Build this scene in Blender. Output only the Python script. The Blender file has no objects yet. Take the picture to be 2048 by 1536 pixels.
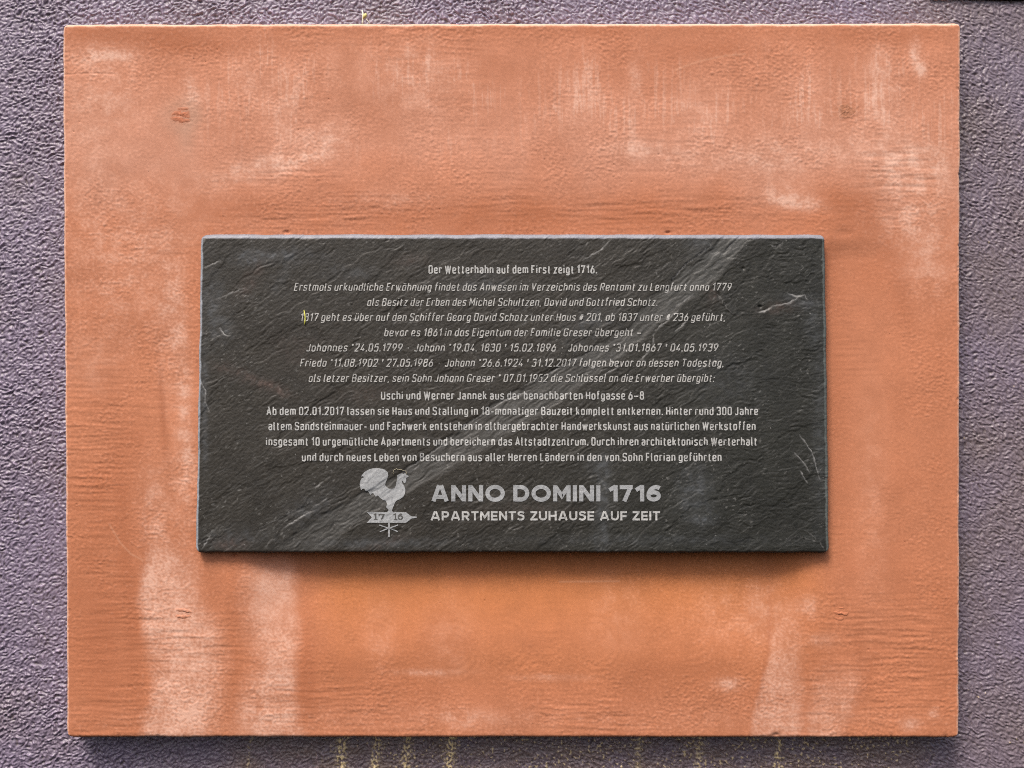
import bpy, bmesh, math
import numpy as np
from mathutils import Vector, geometry

# ---------------------------------------------------------------- camera, sky, sun, exposure
SC = bpy.context.scene
S = 0.00048                    # metres per photo pixel on the face of the stone slab
D0 = 1.20                      # camera distance to that face
Y_STONE = -0.030               # face of the sandstone slab (the wall is at y = 0)
Y_SLATE = Y_STONE - 0.0095      # face of the slate plaque
Y_CAM = Y_STONE - D0
ZC = 1.60                      # height of the camera above the street

cam = bpy.data.cameras.new('camera'); camo = bpy.data.objects.new('camera', cam)
SC.collection.objects.link(camo); SC.camera = camo
camo.location = (0, Y_CAM, ZC); camo.rotation_euler = (math.pi/2, 0, 0)
cam.sensor_width = 36.0; cam.lens = 36.0*D0/(2048*S)
cam.clip_start = 0.01; cam.clip_end = 200

SUN_TO = Vector((-0.23, -0.50, 0.80)).normalized()      # towards the sun: upper left, in front of the wall
elev = math.asin(SUN_TO.z)
world = bpy.data.worlds.new('World'); SC.world = world; world.use_nodes = True
wt = world.node_tree; wt.nodes.clear()
sky = wt.nodes.new('ShaderNodeTexSky'); sky.sky_type = 'NISHITA'; sky.sun_disc = False
sky.sun_elevation = elev; sky.sun_rotation = math.atan2(SUN_TO.x, SUN_TO.y)
sky.dust_density = 5.0; sky.ozone_density = 0.6; sky.air_density = 0.8
bg = wt.nodes.new('ShaderNodeBackground'); bg.inputs[1].default_value = 0.08
wo = wt.nodes.new('ShaderNodeOutputWorld')
wt.links.new(sky.outputs[0], bg.inputs[0]); wt.links.new(bg.outputs[0], wo.inputs[0])

sun = bpy.data.lights.new('sun', 'SUN'); sun.energy = 1.5; sun.angle = math.radians(20); sun.color = (1.0, 0.95, 0.88)
suno = bpy.data.objects.new('sun', sun); SC.collection.objects.link(suno)
suno.rotation_euler = (-SUN_TO).to_track_quat('-Z', 'Y').to_euler()

SC.view_settings.view_transform = 'Standard'; SC.view_settings.look = 'None'
SC.view_settings.exposure = 1.18; SC.view_settings.gamma = 1.0; SC.view_settings.use_curve_mapping = False
SC.cycles.max_bounces = 10; SC.cycles.diffuse_bounces = 6; SC.cycles.filter_width = 1.0; SC.cycles.use_denoising = False

# ---------------------------------------------------------------- helpers
def W(px, py, y, py_is_arr=True):
    """photo pixel measured on the plane y -> world x, z"""
    k = S*(y - Y_CAM)/D0
    return (px - 1024.0)*k, ZC + (768.0 - py)*k

_rs = np.random.RandomState(7)
_perm = _rs.permutation(4096).astype(np.int64)
_ang = _rs.rand(4096)*2*np.pi
_gx, _gy = np.cos(_ang), np.sin(_ang)
def perlin(x, y, seed=0):
    x = np.asarray(x, float) + seed*37.31; y = np.asarray(y, float) + seed*91.7
    xi = np.floor(x).astype(np.int64); yi = np.floor(y).astype(np.int64)
    xf = x - xi; yf = y - yi
    u = xf*xf*xf*(xf*(xf*6-15)+10); v = yf*yf*yf*(yf*(yf*6-15)+10)
    def g(ix, iy, fx, fy):
        h = _perm[(_perm[ix & 4095] + iy) & 4095]
        return _gx[h]*fx + _gy[h]*fy
    a = g(xi, yi, xf, yf); b = g(xi+1, yi, xf-1, yf)
    c = g(xi, yi+1, xf, yf-1); d = g(xi+1, yi+1, xf-1, yf-1)
    return ((a + (b-a)*u) + ((c + (d-c)*u) - (a + (b-a)*u))*v)*1.5
def fbm(x, y, lam, octs=3, seed=0, gain=0.5):
    s = 0; a = 1.0; f = 1.0/lam
    for o in range(octs):
        s = s + a*perlin(x*f, y*f, seed+o*3.1); a *= gain; f *= 2.03
    return s
def sst(e0, e1, x):
    t = np.clip((x-e0)/(e1-e0), 0, 1); return t*t*(3-2*t)
def blob(x, y, cx, cy, rx, ry, rot=0.0):
    c, s = math.cos(math.radians(rot)), math.sin(math.radians(rot))
    dx, dy = x-cx, y-cy
    return np.exp(-(((dx*c+dy*s)/rx)**2 + ((-dx*s+dy*c)/ry)**2))
def seg(x, y, pts):
    """distance to a polyline and a signed side (positive = right of / below the direction)"""
    best = np.full(np.shape(x), 1e9); side = np.zeros(np.shape(x)); tt = np.zeros(np.shape(x))
    n = len(pts)-1
    for i in range(n):
        ax, ay = pts[i]; bx, by = pts[i+1]
        dx, dy = bx-ax, by-ay; L2 = dx*dx+dy*dy
        t = np.clip(((x-ax)*dx+(y-ay)*dy)/L2, 0, 1)
        d = np.hypot(x-ax-t*dx, y-ay-t*dy)
        m = d < best
        sd = (dx*(y-ay)-dy*(x-ax))/math.sqrt(L2)
        best = np.where(m, d, best); side = np.where(m, sd, side); tt = np.where(m, (i+t)/n, tt)
    return best, side, tt

def link(name, me, mat, parent=None):
    o = bpy.data.objects.new(name, me); SC.collection.objects.link(o)
    if mat is not None: me.materials.append(mat)
    if parent is not None: o.parent = parent
    return o
def tag(o, label, cat, group=None, kind=None):
    o['label'] = label; o['category'] = cat
    if group: o['group'] = group
    if kind: o['kind'] = kind
    return o
def mesh_np(name, co, faces, col=None, smooth=True):
    me = bpy.data.meshes.new(name)
    nv, nf = len(co), len(faces); k = faces.shape[1]
    me.vertices.add(nv); me.vertices.foreach_set('co', np.ascontiguousarray(co, np.float32).ravel())
    me.loops.add(nf*k); me.loops.foreach_set('vertex_index', np.ascontiguousarray(faces, np.int32).ravel())
    me.polygons.add(nf); me.polygons.foreach_set('loop_start', np.arange(0, nf*k, k, dtype=np.int32))
    me.polygons.foreach_set('use_smooth', np.full(nf, smooth, dtype=bool))
    me.update(calc_edges=True)
    if col is not None:
        at = me.color_attributes.new('pigment', 'FLOAT_COLOR', 'POINT')
        at.data.foreach_set('color', np.ascontiguousarray(np.hstack([col, np.ones((nv, 1))]), np.float32).ravel())
    return me
def grid_faces(nx, ny, keep=None):
    i = np.arange(nx*ny).reshape(ny, nx)
    f = np.stack([i[:-1, :-1], i[1:, :-1], i[1:, 1:], i[:-1, 1:]], -1).reshape(-1, 4)
    if keep is not None: f = f[keep.reshape(-1)]
    return f
def ring_index(nx, ny):
    i = np.arange(nx*ny).reshape(ny, nx)
    return np.concatenate([i[0, :-1], i[:-1, -1], i[-1, :0:-1], i[:0:-1, 0]])

class N:
    def __init__(s, name):
        s.m = bpy.data.materials.new(name); s.m.use_nodes = True; s.t = s.m.node_tree; s.t.nodes.clear()
        s.out = s('ShaderNodeOutputMaterial'); s.p = s('ShaderNodeBsdfPrincipled'); s.l(s.p.outputs[0], s.out.inputs[0])
    def __call__(s, t, **kw):
        n = s.t.nodes.new(t)
        for k, v in kw.items(): setattr(n, k, v)
        return n
    def l(s, a, b): s.t.links.new(a, b)
    def noise(s, scale, detail=4, rough=0.6, vec=None):
        n = s('ShaderNodeTexNoise'); n.inputs['Scale'].default_value = scale
        n.inputs['Detail'].default_value = detail; n.inputs['Roughness'].default_value = rough
        if vec is None:
            if not hasattr(s, 'tc'): s.tc = s('ShaderNodeTexCoord')
            vec = s.tc.outputs['Object']
        s.l(vec, n.inputs['Vector']); return n.outputs['Fac']
    def ramp(s, f, a, b):
        n = s('ShaderNodeMapRange'); s.l(f, n.inputs[0])
        n.inputs[1].default_value, n.inputs[2].default_value = a
        n.inputs[3].default_value, n.inputs[4].default_value = b
        return n.outputs[0]
    def mul(s, col, fac):
        n = s('ShaderNodeVectorMath', operation='SCALE'); s.l(col, n.inputs[0]); s.l(fac, n.inputs['Scale']); return n.outputs[0]
    def bump(s, h, dist, strength=1.0):
        n = s('ShaderNodeBump'); n.inputs['Distance'].default_value = dist; n.inputs['Strength'].default_value = strength
        s.l(h, n.inputs['Height']); s.l(n.outputs[0], s.p.inputs['Normal']); return n
    def mix(s, f, a, b):
        n = s('ShaderNodeMix', data_type='RGBA')
        if isinstance(f, float): n.inputs[0].default_value = f
        else: s.l(f, n.inputs[0])
        for v, k in ((a, 6), (b, 7)):
            if isinstance(v, tuple): n.inputs[k].default_value = v
            else: s.l(v, n.inputs[k])
        return n.outputs[2]

def pigment_mat(name, grain_scale, grain, rough, spec, bump_scale, bump_d):
    n = N(name); a = n('ShaderNodeAttribute', attribute_name='pigment')
    g = n.noise(grain_scale, 5, 0.65)
    n.l(n.mul(a.outputs['Color'], n.ramp(g, (0.25, 0.75), (1-grain, 1+grain))), n.p.inputs['Base Color'])
    n.l(n.ramp(n.noise(grain_scale*0.3, 3), (0.3, 0.7), (rough-0.08, rough+0.08)), n.p.inputs['Roughness'])
    n.p.inputs['Specular IOR Level'].default_value = spec
    n.bump(n.noise(bump_scale, 3, 0.6), bump_d)
    return n.m
M_STONE = pigment_mat('sandstone', 1500, 0.06, 0.80, 0.28, 1300, 0.00010)
M_WALL = pigment_mat('painted_render', 1300, 0.07, 0.46, 0.70, 900, 0.0002)
M_SLATE = pigment_mat('slate', 1400, 0.18, 0.45, 0.32, 1200, 0.00018)

def lettering_mat(name, col, worn, cut):
    n = N(name)
    f = n.ramp(n.noise(420, 4, 0.7), (cut, cut+0.10), (0.0, 1.0))
    c = n.mix(f, worn, col)
    n.l(n.mul(c, n.ramp(n.noise(1500, 3), (0.25, 0.75), (0.85, 1.12))), n.p.inputs['Base Color'])
    n.p.inputs['Roughness'].default_value = 0.7; n.p.inputs['Specular IOR Level'].default_value = 0.3
    n.bump(n.noise(1100, 3), 0.0002)
    return n.m
M_TEXT = lettering_mat('pale_lettering', (0.41, 0.41, 0.395, 1), (0.16, 0.155, 0.145, 1), 0.33)
M_ITAL = lettering_mat('worn_lettering', (0.39, 0.385, 0.365, 1), (0.12, 0.117, 0.11, 1), 0.36)
M_LOGO = lettering_mat('grey_lettering', (0.315, 0.325, 0.33, 1), (0.25, 0.255, 0.26, 1), 0.40)
M_INK = lettering_mat('dark_slate_digits', (0.075, 0.074, 0.07, 1), (0.16, 0.16, 0.16, 1), 0.30)
def plain_mat(name, col, rough=0.6, var=0.2, scale=900, emit=None):
    n = N(name); r = n('ShaderNodeRGB'); r.outputs[0].default_value = (*col, 1)
    n.l(n.mul(r.outputs[0], n.ramp(n.noise(scale, 3), (0.25, 0.75), (1-var, 1+var))), n.p.inputs['Base Color'])
    n.p.inputs['Roughness'].default_value = rough
    return n.m

# ---------------------------------------------------------------- the rendered wall
DRIPS = [(503, 3, .35, 60), (688, 9, 1.0, 90), (757, 8, .75, 90), (818, 9, .7, 90), (905, 8, 1.0, 90), (1283, 6, .35, 60), (1404, 8, .4, 70), (1562, 5, .7, 90)]
def wall_fields(x, y):
    # plaster relief: rounded grains drawn out along a slant that turns over across the wall
    wx = x + 5*perlin(x/23, y/23, 11); wy = y + 5*perlin(x/23, y/23, 12)
    big = fbm(x, y, 260, 2, 3)
    def two(lx, ly, seed):
        # the grain leans one way on the left and the other way on the right
        t = sst(500, 1500, x + 120*big); o = 0
        for ang, wgt, sd in ((-26, np.cos(t*np.pi/2), 0), (24, np.sin(t*np.pi/2), 40)):
            c, s_ = math.cos(math.radians(ang)), math.sin(math.radians(ang))
            o = o + wgt*perlin((wx*c + wy*s_)/lx, (-wx*s_ + wy*c)/ly, seed + sd)
        return o
    g1 = two(7.6, 5.2, 1); g2 = two(4.5, 3.7, 2); g3 = perlin(x/30, y/24, 5)
    right = sst(1500, 2000, x)
    h = 0.80*g1 + 0.45*g2 + 0.45*g3 - 0.6*np.maximum(-g1-.2, 0) + 0.8*np.maximum(g1+.3*g2-.3, 0)*sst(-.3, .5, g3 + big)
    amp = 0.00116*(1 - 0.25*right)*(1 + 0.25*big)
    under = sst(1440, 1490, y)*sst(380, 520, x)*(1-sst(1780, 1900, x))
    amp = amp*(1-0.25*under)
    h = h*amp + 0.0008*big
    # pigment
    purple = np.array([0.160, 0.126, 0.178]); brown = np.array([0.140, 0.105, 0.104])
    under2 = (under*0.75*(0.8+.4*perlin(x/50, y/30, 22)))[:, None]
    m = np.clip(0.5*right + 0.35*fbm(x, y, 190, 3, 21) + 0.05, 0, 1)[:, None]
    col = purple*(1-m) + brown*m
    col = col*(1-under2) + np.array([0.165, 0.112, 0.086])*under2      # brown run-off from the stone, with the slab's shadow tone painted in
    lit_tops = sst(0.05, 0.7, g1*0.5 + g2*0.5 + perlin(x/5, y/5, 9)*0.4)*0.9*(1-.5*right)  # grain tops brightened in the pigment, as if lit
    col = col*(1 + lit_tops[:, None])
    # pits painted darker brown, as shade between the grains
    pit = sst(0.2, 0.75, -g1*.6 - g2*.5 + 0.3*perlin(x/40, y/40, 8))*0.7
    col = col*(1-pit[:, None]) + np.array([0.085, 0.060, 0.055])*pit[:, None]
    # crusty limy drips below the slab
    lime = np.zeros_like(x)
    for cx, w, a_, ln in DRIPS:
        cxx = cx - 4*np.sin((y-1475)/26.0) - 0.05*(y-1475) + 3*perlin(y/14, y*0+cx, 31)
        d = np.exp(-((x-cxx)/w)**2)*sst(1455, 1476, y)*(1-sst(1475+ln*1.5, 1475+ln*4, y))*a_
        lime = np.maximum(lime, d)
    crumbs = sst(-0.15, 0.30, perlin(x/5.0, y/6.5, 15))
    scat = under*sst(0.42, 0.70, perlin(x/6, y/6, 17) + 0.35*perlin(x/60, y/40, 18))*0.5*sst(600, 760, x)
    spots = sst(0.70, 0.85, perlin(x/7, y/7, 19))*sst(0.2, .5, perlin(x/90, y/90, 20))*0.5
    limem = np.clip(lime*crumbs*1.4 + scat*1.3 + spots*right, 0, 1)
    h = h + limem*0.0009
    col = col*(1-limem[:, None]) + np.array([0.80, 0.62, 0.33])*limem[:, None]
    return h, col
def axis(a, b, fine, outer):
    n = int(round((b-a)/fine)); mid = np.linspace(a, b, n+1)
    st, out = fine, []
    v = b
    while v < outer[1]:
        st *= 1.22; v += st; out.append(v)
    st, lo = fine, []
    v = a
    while v > outer[0]:
        st *= 1.22; v -= st; lo.append(v)
    return np.concatenate([np.array(lo[::-1]), mid, np.array(out)])
xs = axis(-90, 2138, 1.4, (-3200, 5200)); ys = axis(-90, 1626, 1.4, (-2400, 4000))
X, Y = np.meshgrid(xs, ys); x, y = X.ravel(), Y.ravel()
cy_ = (Y[:-1, :-1]+Y[1:, 1:])/2; cx_ = (X[:-1, :-1]+X[1:, 1:])/2
keep = ~((cx_ > 190) & (cx_ < 1860) & (cy_ > 110) & (cy_ < 1415))        # hidden behind the slab
f = grid_faces(len(xs), len(ys), keep)
used = np.zeros(len(x), bool); used[f.ravel()] = True
remap = np.cumsum(used)-1; x, y = x[used], y[used]
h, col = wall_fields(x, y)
far = np.clip((np.maximum(np.maximum(-120-x, x-2170), np.maximum(-120-y, y-1660)))/60, 0, 1)
h = h*(1-far)
wx_, wz_ = W(x, y, 0.0)
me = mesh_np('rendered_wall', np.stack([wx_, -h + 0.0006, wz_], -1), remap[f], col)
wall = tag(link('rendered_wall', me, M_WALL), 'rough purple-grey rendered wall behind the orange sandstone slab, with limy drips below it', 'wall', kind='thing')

# ---------------------------------------------------------------- the sandstone slab
ST = dict(tl=(125, 47), tr=(1921, 45), br=(1918, 1476), bl=(134, 1475))
def stone_fields(x, y):
    n1 = fbm(x, y, 120, 4, 41); n2 = fbm(x, y, 34, 3, 45); n3 = perlin(x/5.2, y/4.6, 47); n4 = perlin(x/8.5, y/6.2, 48); rough = 0.45 + 0.9*sst(-.25, .5, fbm(x, y, 90, 3, 77))
    strk = fbm(x/8.0, y/120.0 + .3*perlin(x/30, y/80, 51), 1.0, 4, 50, .7)                # vertical brush / run-off streaks
    hor = perlin(x/110 + 0.3*perlin(x/60, y/60, 61), y/9.0 + 0.5*perlin(x/80, y/50, 63), 60)   # combed horizontal tooling
    hor2 = perlin(x/70, y/5.6 + 0.4*perlin(x/70, y/70, 64), 66)
    # where the face was rubbed smooth
    smooth = np.clip(blob(x, y, 1010, 1230, 480, 130) + blob(x, y, 1735, 800, 95, 420) + 0.8*blob(x, y, 185, 740, 60, 70)
        + 0.7*blob(x, y, 400, 420, 60, 70) + 0.6*blob(x, y, 1450, 380, 260, 30) + 0.5*blob(x, y, 900, 160, 300, 70) + 0.5*blob(x, y, 330, 330, 60, 110)
        + 0.5*sst(0.1, 0.6, fbm(x, y, 200, 2, 70)), 0, 1)
    tool = np.clip(blob(x, y, 620, 430, 190, 26, -4) + 0.9*blob(x, y, 1300, 425, 420, 26) + blob(x, y, 370, 1280, 150, 60) + 0.9*blob(x, y, 640, 1400, 190, 70)
        + blob(x, y, 1800, 1280, 90, 110) + 0.9*blob(x, y, 1770, 1400, 110, 60) + blob(x, y, 1180, 1435, 110, 30) + 0.8*blob(x, y, 200, 1440, 80, 60)
        + blob(x, y, 530, 345, 110, 40) + 0.8*blob(x, y, 1800, 350, 90, 40) + 0.8*blob(x, y, 180, 960, 60, 200) + .5*blob(x, y, 1690, 640, 30, 160)
        + 0.45*sst(0.0, 0.5, fbm(x, y, 240, 2, 73)), 0, 1)
    h = (0.00021*n3 + 0.00019*n4)*rough*(1-0.85*smooth) + 0.00036*tool*hor*(1-0.6*smooth) + 0.00026*tool*hor2*(1-.5*smooth)
    h = h + 0.0006*fbm(x, y, 330, 2, 80) + 0.00035*n1*(1-.5*smooth)
    # shallow hollow rubbed out under the plaque and round its right side
    hol = sst(470, 640, x + 14*perlin(x/90, y/60, 86))*(1-sst(1540, 1660, x))*sst(1085, 1100, y)*(1-sst(1120, 1330, y))
    h = h - 0.0130*hol
    holr = sst(1640, 1665, x)*(1-sst(1700, 1800, x))*sst(470, 520, y)*(1-sst(1060, 1180, y))
    h = h - 0.0022*holr
    dl, sl, _ = seg(x, y, [(318, 690), (330, 800), (345, 930), (352, 1010)])
    h = h - 0.0007*np.exp(-(dl/16)**2)*sst(14, -4, sl)
    # chips on the lips and rims
    ed = np.minimum(np.minimum(x-129, 1920-x), np.minimum(y-46, 1476-y))
    h = h - 0.0010*sst(.50, .95, fbm(x, y, 13, 2, 78) + .4*perlin(x/70, y/70, 79))*np.exp(-(ed/6)**2)
    h = h - 0.0009*sst(.80, .95, perlin(x/6, y/5, 74))*sst(0, .5, perlin(x/110, y/110, 75))
    for cx, cy, r, dpt in [(790, 55, 16, .0012), (1553, 1470, 8, .002), (574, 464, 6, .002), (1336, 465, 5, .002), (470, 1112, 5, .003), (1690, 467, 18, .0007), (1885, 1405, 6, .0005)]:
        h = h - dpt*blob(x, y, cx, cy, r, r*0.5)
    # swirls left by the rubbing stone
    for cx, cy in [(740, 1290), (905, 1300), (1190, 1290), (1010, 1290), (1380, 1270)]:
        r = np.hypot(x-cx, (y-cy)); h = h + 0.00007*np.sin(r/2.3)*np.exp(-((r-48)/22)**2)*(x > cx-10)
    # ---- pigment: pinkish-tan stone, pale bloom, deep ochre-red patches, shadow tint under the plaque
    pale = np.zeros_like(x); deep = np.zeros_like(x)
    B = [(205, 112, 60, 16, 0, .75), (215, 190, 75, 70, 0, .35), (175, 330, 45, 160, 0, .18), (385, 188, 14, 30, -15, .6), (300, 420, 150, 120, 0, .20),
         (530, 335, 85, 20, -12, .75), (640, 285, 50, 30, -30, .6), (570, 230, 30, 60, 0, .35), (500, 160, 30, 60, 0, .25), (780, 400, 90, 15, 0, .3),
         (840, 170, 60, 80, 0, .3), (700, 130, 200, 60, 0, .18), (1290, 300, 70, 22, 8, .55), (1262, 260, 8, 40, 0, .5), (1400, 240, 40, 60, 0, .4), (1500, 320, 80, 30, 0, .4),
         (1270, 160, 12, 40, 0, .4), (1160, 200, 40, 60, 0, .25), (1590, 405, 45, 13, 8, .75), (1560, 385, 50, 20, 0, .4), (1760, 150, 25, 60, 0, .4), (1830, 105, 9, 22, 0, .9), (1842, 138, 10, 14, 0, .9),
         (1770, 220, 40, 70, 0, .35), (1830, 330, 75, 40, 0, .75), (1830, 430, 70, 60, 0, .55), (1860, 530, 45, 60, 0, .4), (1640, 300, 110, 40, 0, .35), (1620, 200, 60, 60, 0, .25),
         (250, 560, 80, 110, 0, .28), (340, 640, 24, 130, 0, .35), (367, 780, 14, 140, -3, .5), (372, 950, 22, 120, 0, .45), (310, 1020, 26, 80, 0, .45), (180, 730, 50, 60, 0, .2),
         (1530, 1230, 40, 60, 0, .25), (1745, 1000, 26, 190, 0, .18), (1820, 1450, 14, 9, 0, 1.1), (1868, 1425, 8, 8, 0, .7), (1620, 1215, 20, 20, 0, .4), (1645, 1280, 20, 12, 0, .55), (1460, 1370, 24, 12, 0, .6),
         (940, 1440, 60, 20, 10, .3), (860, 1345, 60, 6, 0, .4), (1105, 1355, 60, 6, 0, .4), (1230, 1230, 50, 70, 0, .15), (1440, 1230, 60, 60, 0, .18), (900, 1280, 40, 70, 0, .16), (760, 1280, 26, 60, 0, .2), (1000, 1440, 800, 26, 0, .15)]
    for cx, cy, rx, ry, ro, a_ in B:
        pale = pale + 0.95*a_*blob(x, y, cx, cy, rx*1.15, ry*1.15, ro)
    pale = pale*(0.50 + 0.75*sst(-0.5, 0.6, n2))
    # vertical runs of bloom in the upper third
    yr = y + 70*fbm(x, x*0, 45, 3, 83); run = sst(0.1, 0.9, strk + 0.5*n1)*sst(70, 170, yr)*(1-sst(190, 350, yr))*sst(330, 460, x)*0.34
    pale = pale + run*(0.6+0.6*sst(-.2, .4, n1))
    # run-off bloom below the two lower corners of the plaque
    wob = 5*fbm(x, y, 40, 2, 85)
    yl = [1060, 1130, 1200, 1260, 1330, 1400, 1440, 1475]
    l1 = np.interp(y, yl, [300, 288, 276, 284, 302, 300, 288, 280]); r1 = np.interp(y, yl, [330, 385, 400, 440, 450, 446, 430, 425])
    d1 = sst(-12, 20, x-l1+wob)*(1-sst(-40, 30, x-r1+wob))*sst(1020, 1160, y)
    l2 = np.interp(y, yl, [520, 500, 490, 500, 520, 480, 480, 478]); r2 = np.interp(y, yl, [540, 590, 592, 600, 596, 596, 604, 612])
    d2 = sst(-36, 34, x-l2+wob)*(1-sst(-22, 12, x-r2+wob))*sst(1090, 1170, y)*0.85
    l3 = np.interp(y, yl, [1560, 1556, 1550, 1545, 1532, 1512, 1502, 1500]); r3 = np.interp(y, yl, [1600, 1605, 1608, 1606, 1606, 1608, 1608, 1608])
    d3 = sst(-5, 10, x-l3+wob*.6)*(1-sst(-24, 16, x-r3+wob))*sst(1150, 1380, y)*0.75
    l4 = np.interp(y, yl, [1640, 1640, 1640, 1640, 1630, 1622, 1615, 1612]); r4 = np.interp(y, yl, [1735, 1735, 1730, 1728, 1735, 1720, 1700, 1690])
    d4 = sst(-24, 24, x-l4+wob)*(1-sst(-24, 14, x-r4+wob))*sst(1300, 1400, y)*0.65
    drape = np.maximum(np.maximum(d1, d2), np.maximum(d3, d4))
    pale = pale + drape*(0.62 + 0.2*n1 + 0.22*n2)
    pale = pale*((0.55 + 0.65*sst(-.6, .6, n3 + .6*n4 + .8*(pale-.45)))*(1-.4*smooth) + .4*smooth) + 0.12*sst(0.3, .8, n3+.4*n4)*(1-.8*smooth)  # last term paints highlights on the grain crests
    G = [(270, 75, 180, 18, 4, .6), (360, 100, 90, 12, 0, .4), (1000, 62, 900, 12, 0, .25), (1400, 100, 120, 22, 0, .4), (1750, 75, 120, 14, 0, .45), (1690, 218, 30, 22, 0, .6), (1000, 425, 680, 40, 0, .6), (1735, 520, 40, 90, -10, .3), (400, 90, 260, 22, 0, .3), (1880, 900, 30, 400, 0, .25),
         (205, 1230, 75, 280, 0, .62), (262, 1230, 16, 240, -4, .5), (468, 1330, 14, 160, 0, .45), (615, 1350, 18, 130, 0, .55), (700, 1380, 120, 70, 0, .30), (1700, 400, 60, 30, 20, .5), (1770, 480, 26, 60, -25, .55),
         (1805, 600, 22, 60, -15, .45), (1665, 560, 26, 90, 0, .25), (1672, 860, 30, 260, 0, .35), (1790, 1000, 60, 200, 0, .15), (1718, 1290, 10, 60, 0, .5), (1740, 1340, 12, 60, 15, .5), (1540, 1250, 4, 60, 3, .5), (1522, 1380, 4, 70, 9, .5),
         (290, 1100, 14, 90, 0, .4), (325, 830, 7, 120, -4, .55), (260, 900, 60, 120, 0, .25), (500, 420, 60, 18, 0, .3), (1400, 1340, 80, 30, 0, .3), (1290, 1330, 60, 40, 0, .2), (480, 290, 60, 70, 0, .25)]
    for cx, cy, rx, ry, ro, a_ in G:
        deep = deep + a_*blob(x, y, cx, cy, rx, ry, ro)
    deep = deep*(1.3 + 0.6*n1 + 0.3*n2) + 0.30*sst(0.05, .7, fbm(x, y, 170, 3, 88))
    grey = 0.9*(blob(x, y, 366, 232, 32, 28)-blob(x, y, 362, 232, 20, 18)).clip(0) + 0.25*blob(x, y, 372, 280, 18, 30)
    base = np.stack([np.interp(y + 40*n1, [60, 300, 470, 900, 1300], q) for q in ((.490, .525, .470, .478, .455), (.194, .236, .180, .184, .168), (.106, .148, .094, .094, .082))], -1)
    ochre = (sst(1040, 1100, y)*(1-0.6*sst(1160, 1300, y))*(1-sst(1300, 1420, y))*sst(560, 700, x)*(1-sst(1560, 1700, x)))[:, None]  # orange tint of the plaque's shadow, put into the pigment
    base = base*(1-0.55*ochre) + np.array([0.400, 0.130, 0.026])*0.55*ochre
    base = base*(1 + (0.07*n1 + 0.13*n3*(1-.6*smooth) + 0.08*n4*(1-.6*smooth) + 0.05*n2)[:, None])  # grain crests lighter: highlights on the bumps put into the colour
    pl = np.clip(pale, 0, 1)[:, None]; dp = np.clip(deep, 0, 1)[:, None]
    base = base*0.97; col = base*(1-0.78*dp) + np.array([0.355, 0.120, 0.054])*0.78*dp
    col = col*(1-0.60*pl) + np.array([0.74, 0.49, 0.385])*0.60*pl
    gl = np.clip(grey, 0, 1)[:, None]
    col = col*(1-gl) + np.array([0.40, 0.27, 0.20])*gl
    # fine scratched arcs
    for pts in [[(220, 1050), (240, 1085), (262, 1108), (285, 1120)], [(1350, 140), (1400, 122), (1450, 112), (1490, 108)], [(1120, 1167), (1240, 1166)]]:
        d, _, t = seg(x, y, pts); k = (0.20*np.exp(-(d/1.8)**2))[:, None]
        col = col*(1-k) + np.array([0.70, 0.42, 0.28])*k
    d, _, t = seg(x, y, [(128, 149), (175, 147), (230, 148)]); h = h - 0.0004*np.exp(-(d/1.3)**2)
    return h, col
def quad_grid(q, nu, nv, inset=0.0):
    u = np.linspace(0, 1, nu); v = np.linspace(0, 1, nv); U, V = np.meshgrid(u, v)
    P = [np.array(q[k], float) for k in ('tl', 'tr', 'br', 'bl')]
    return U.ravel(), V.ravel(), P
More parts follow.
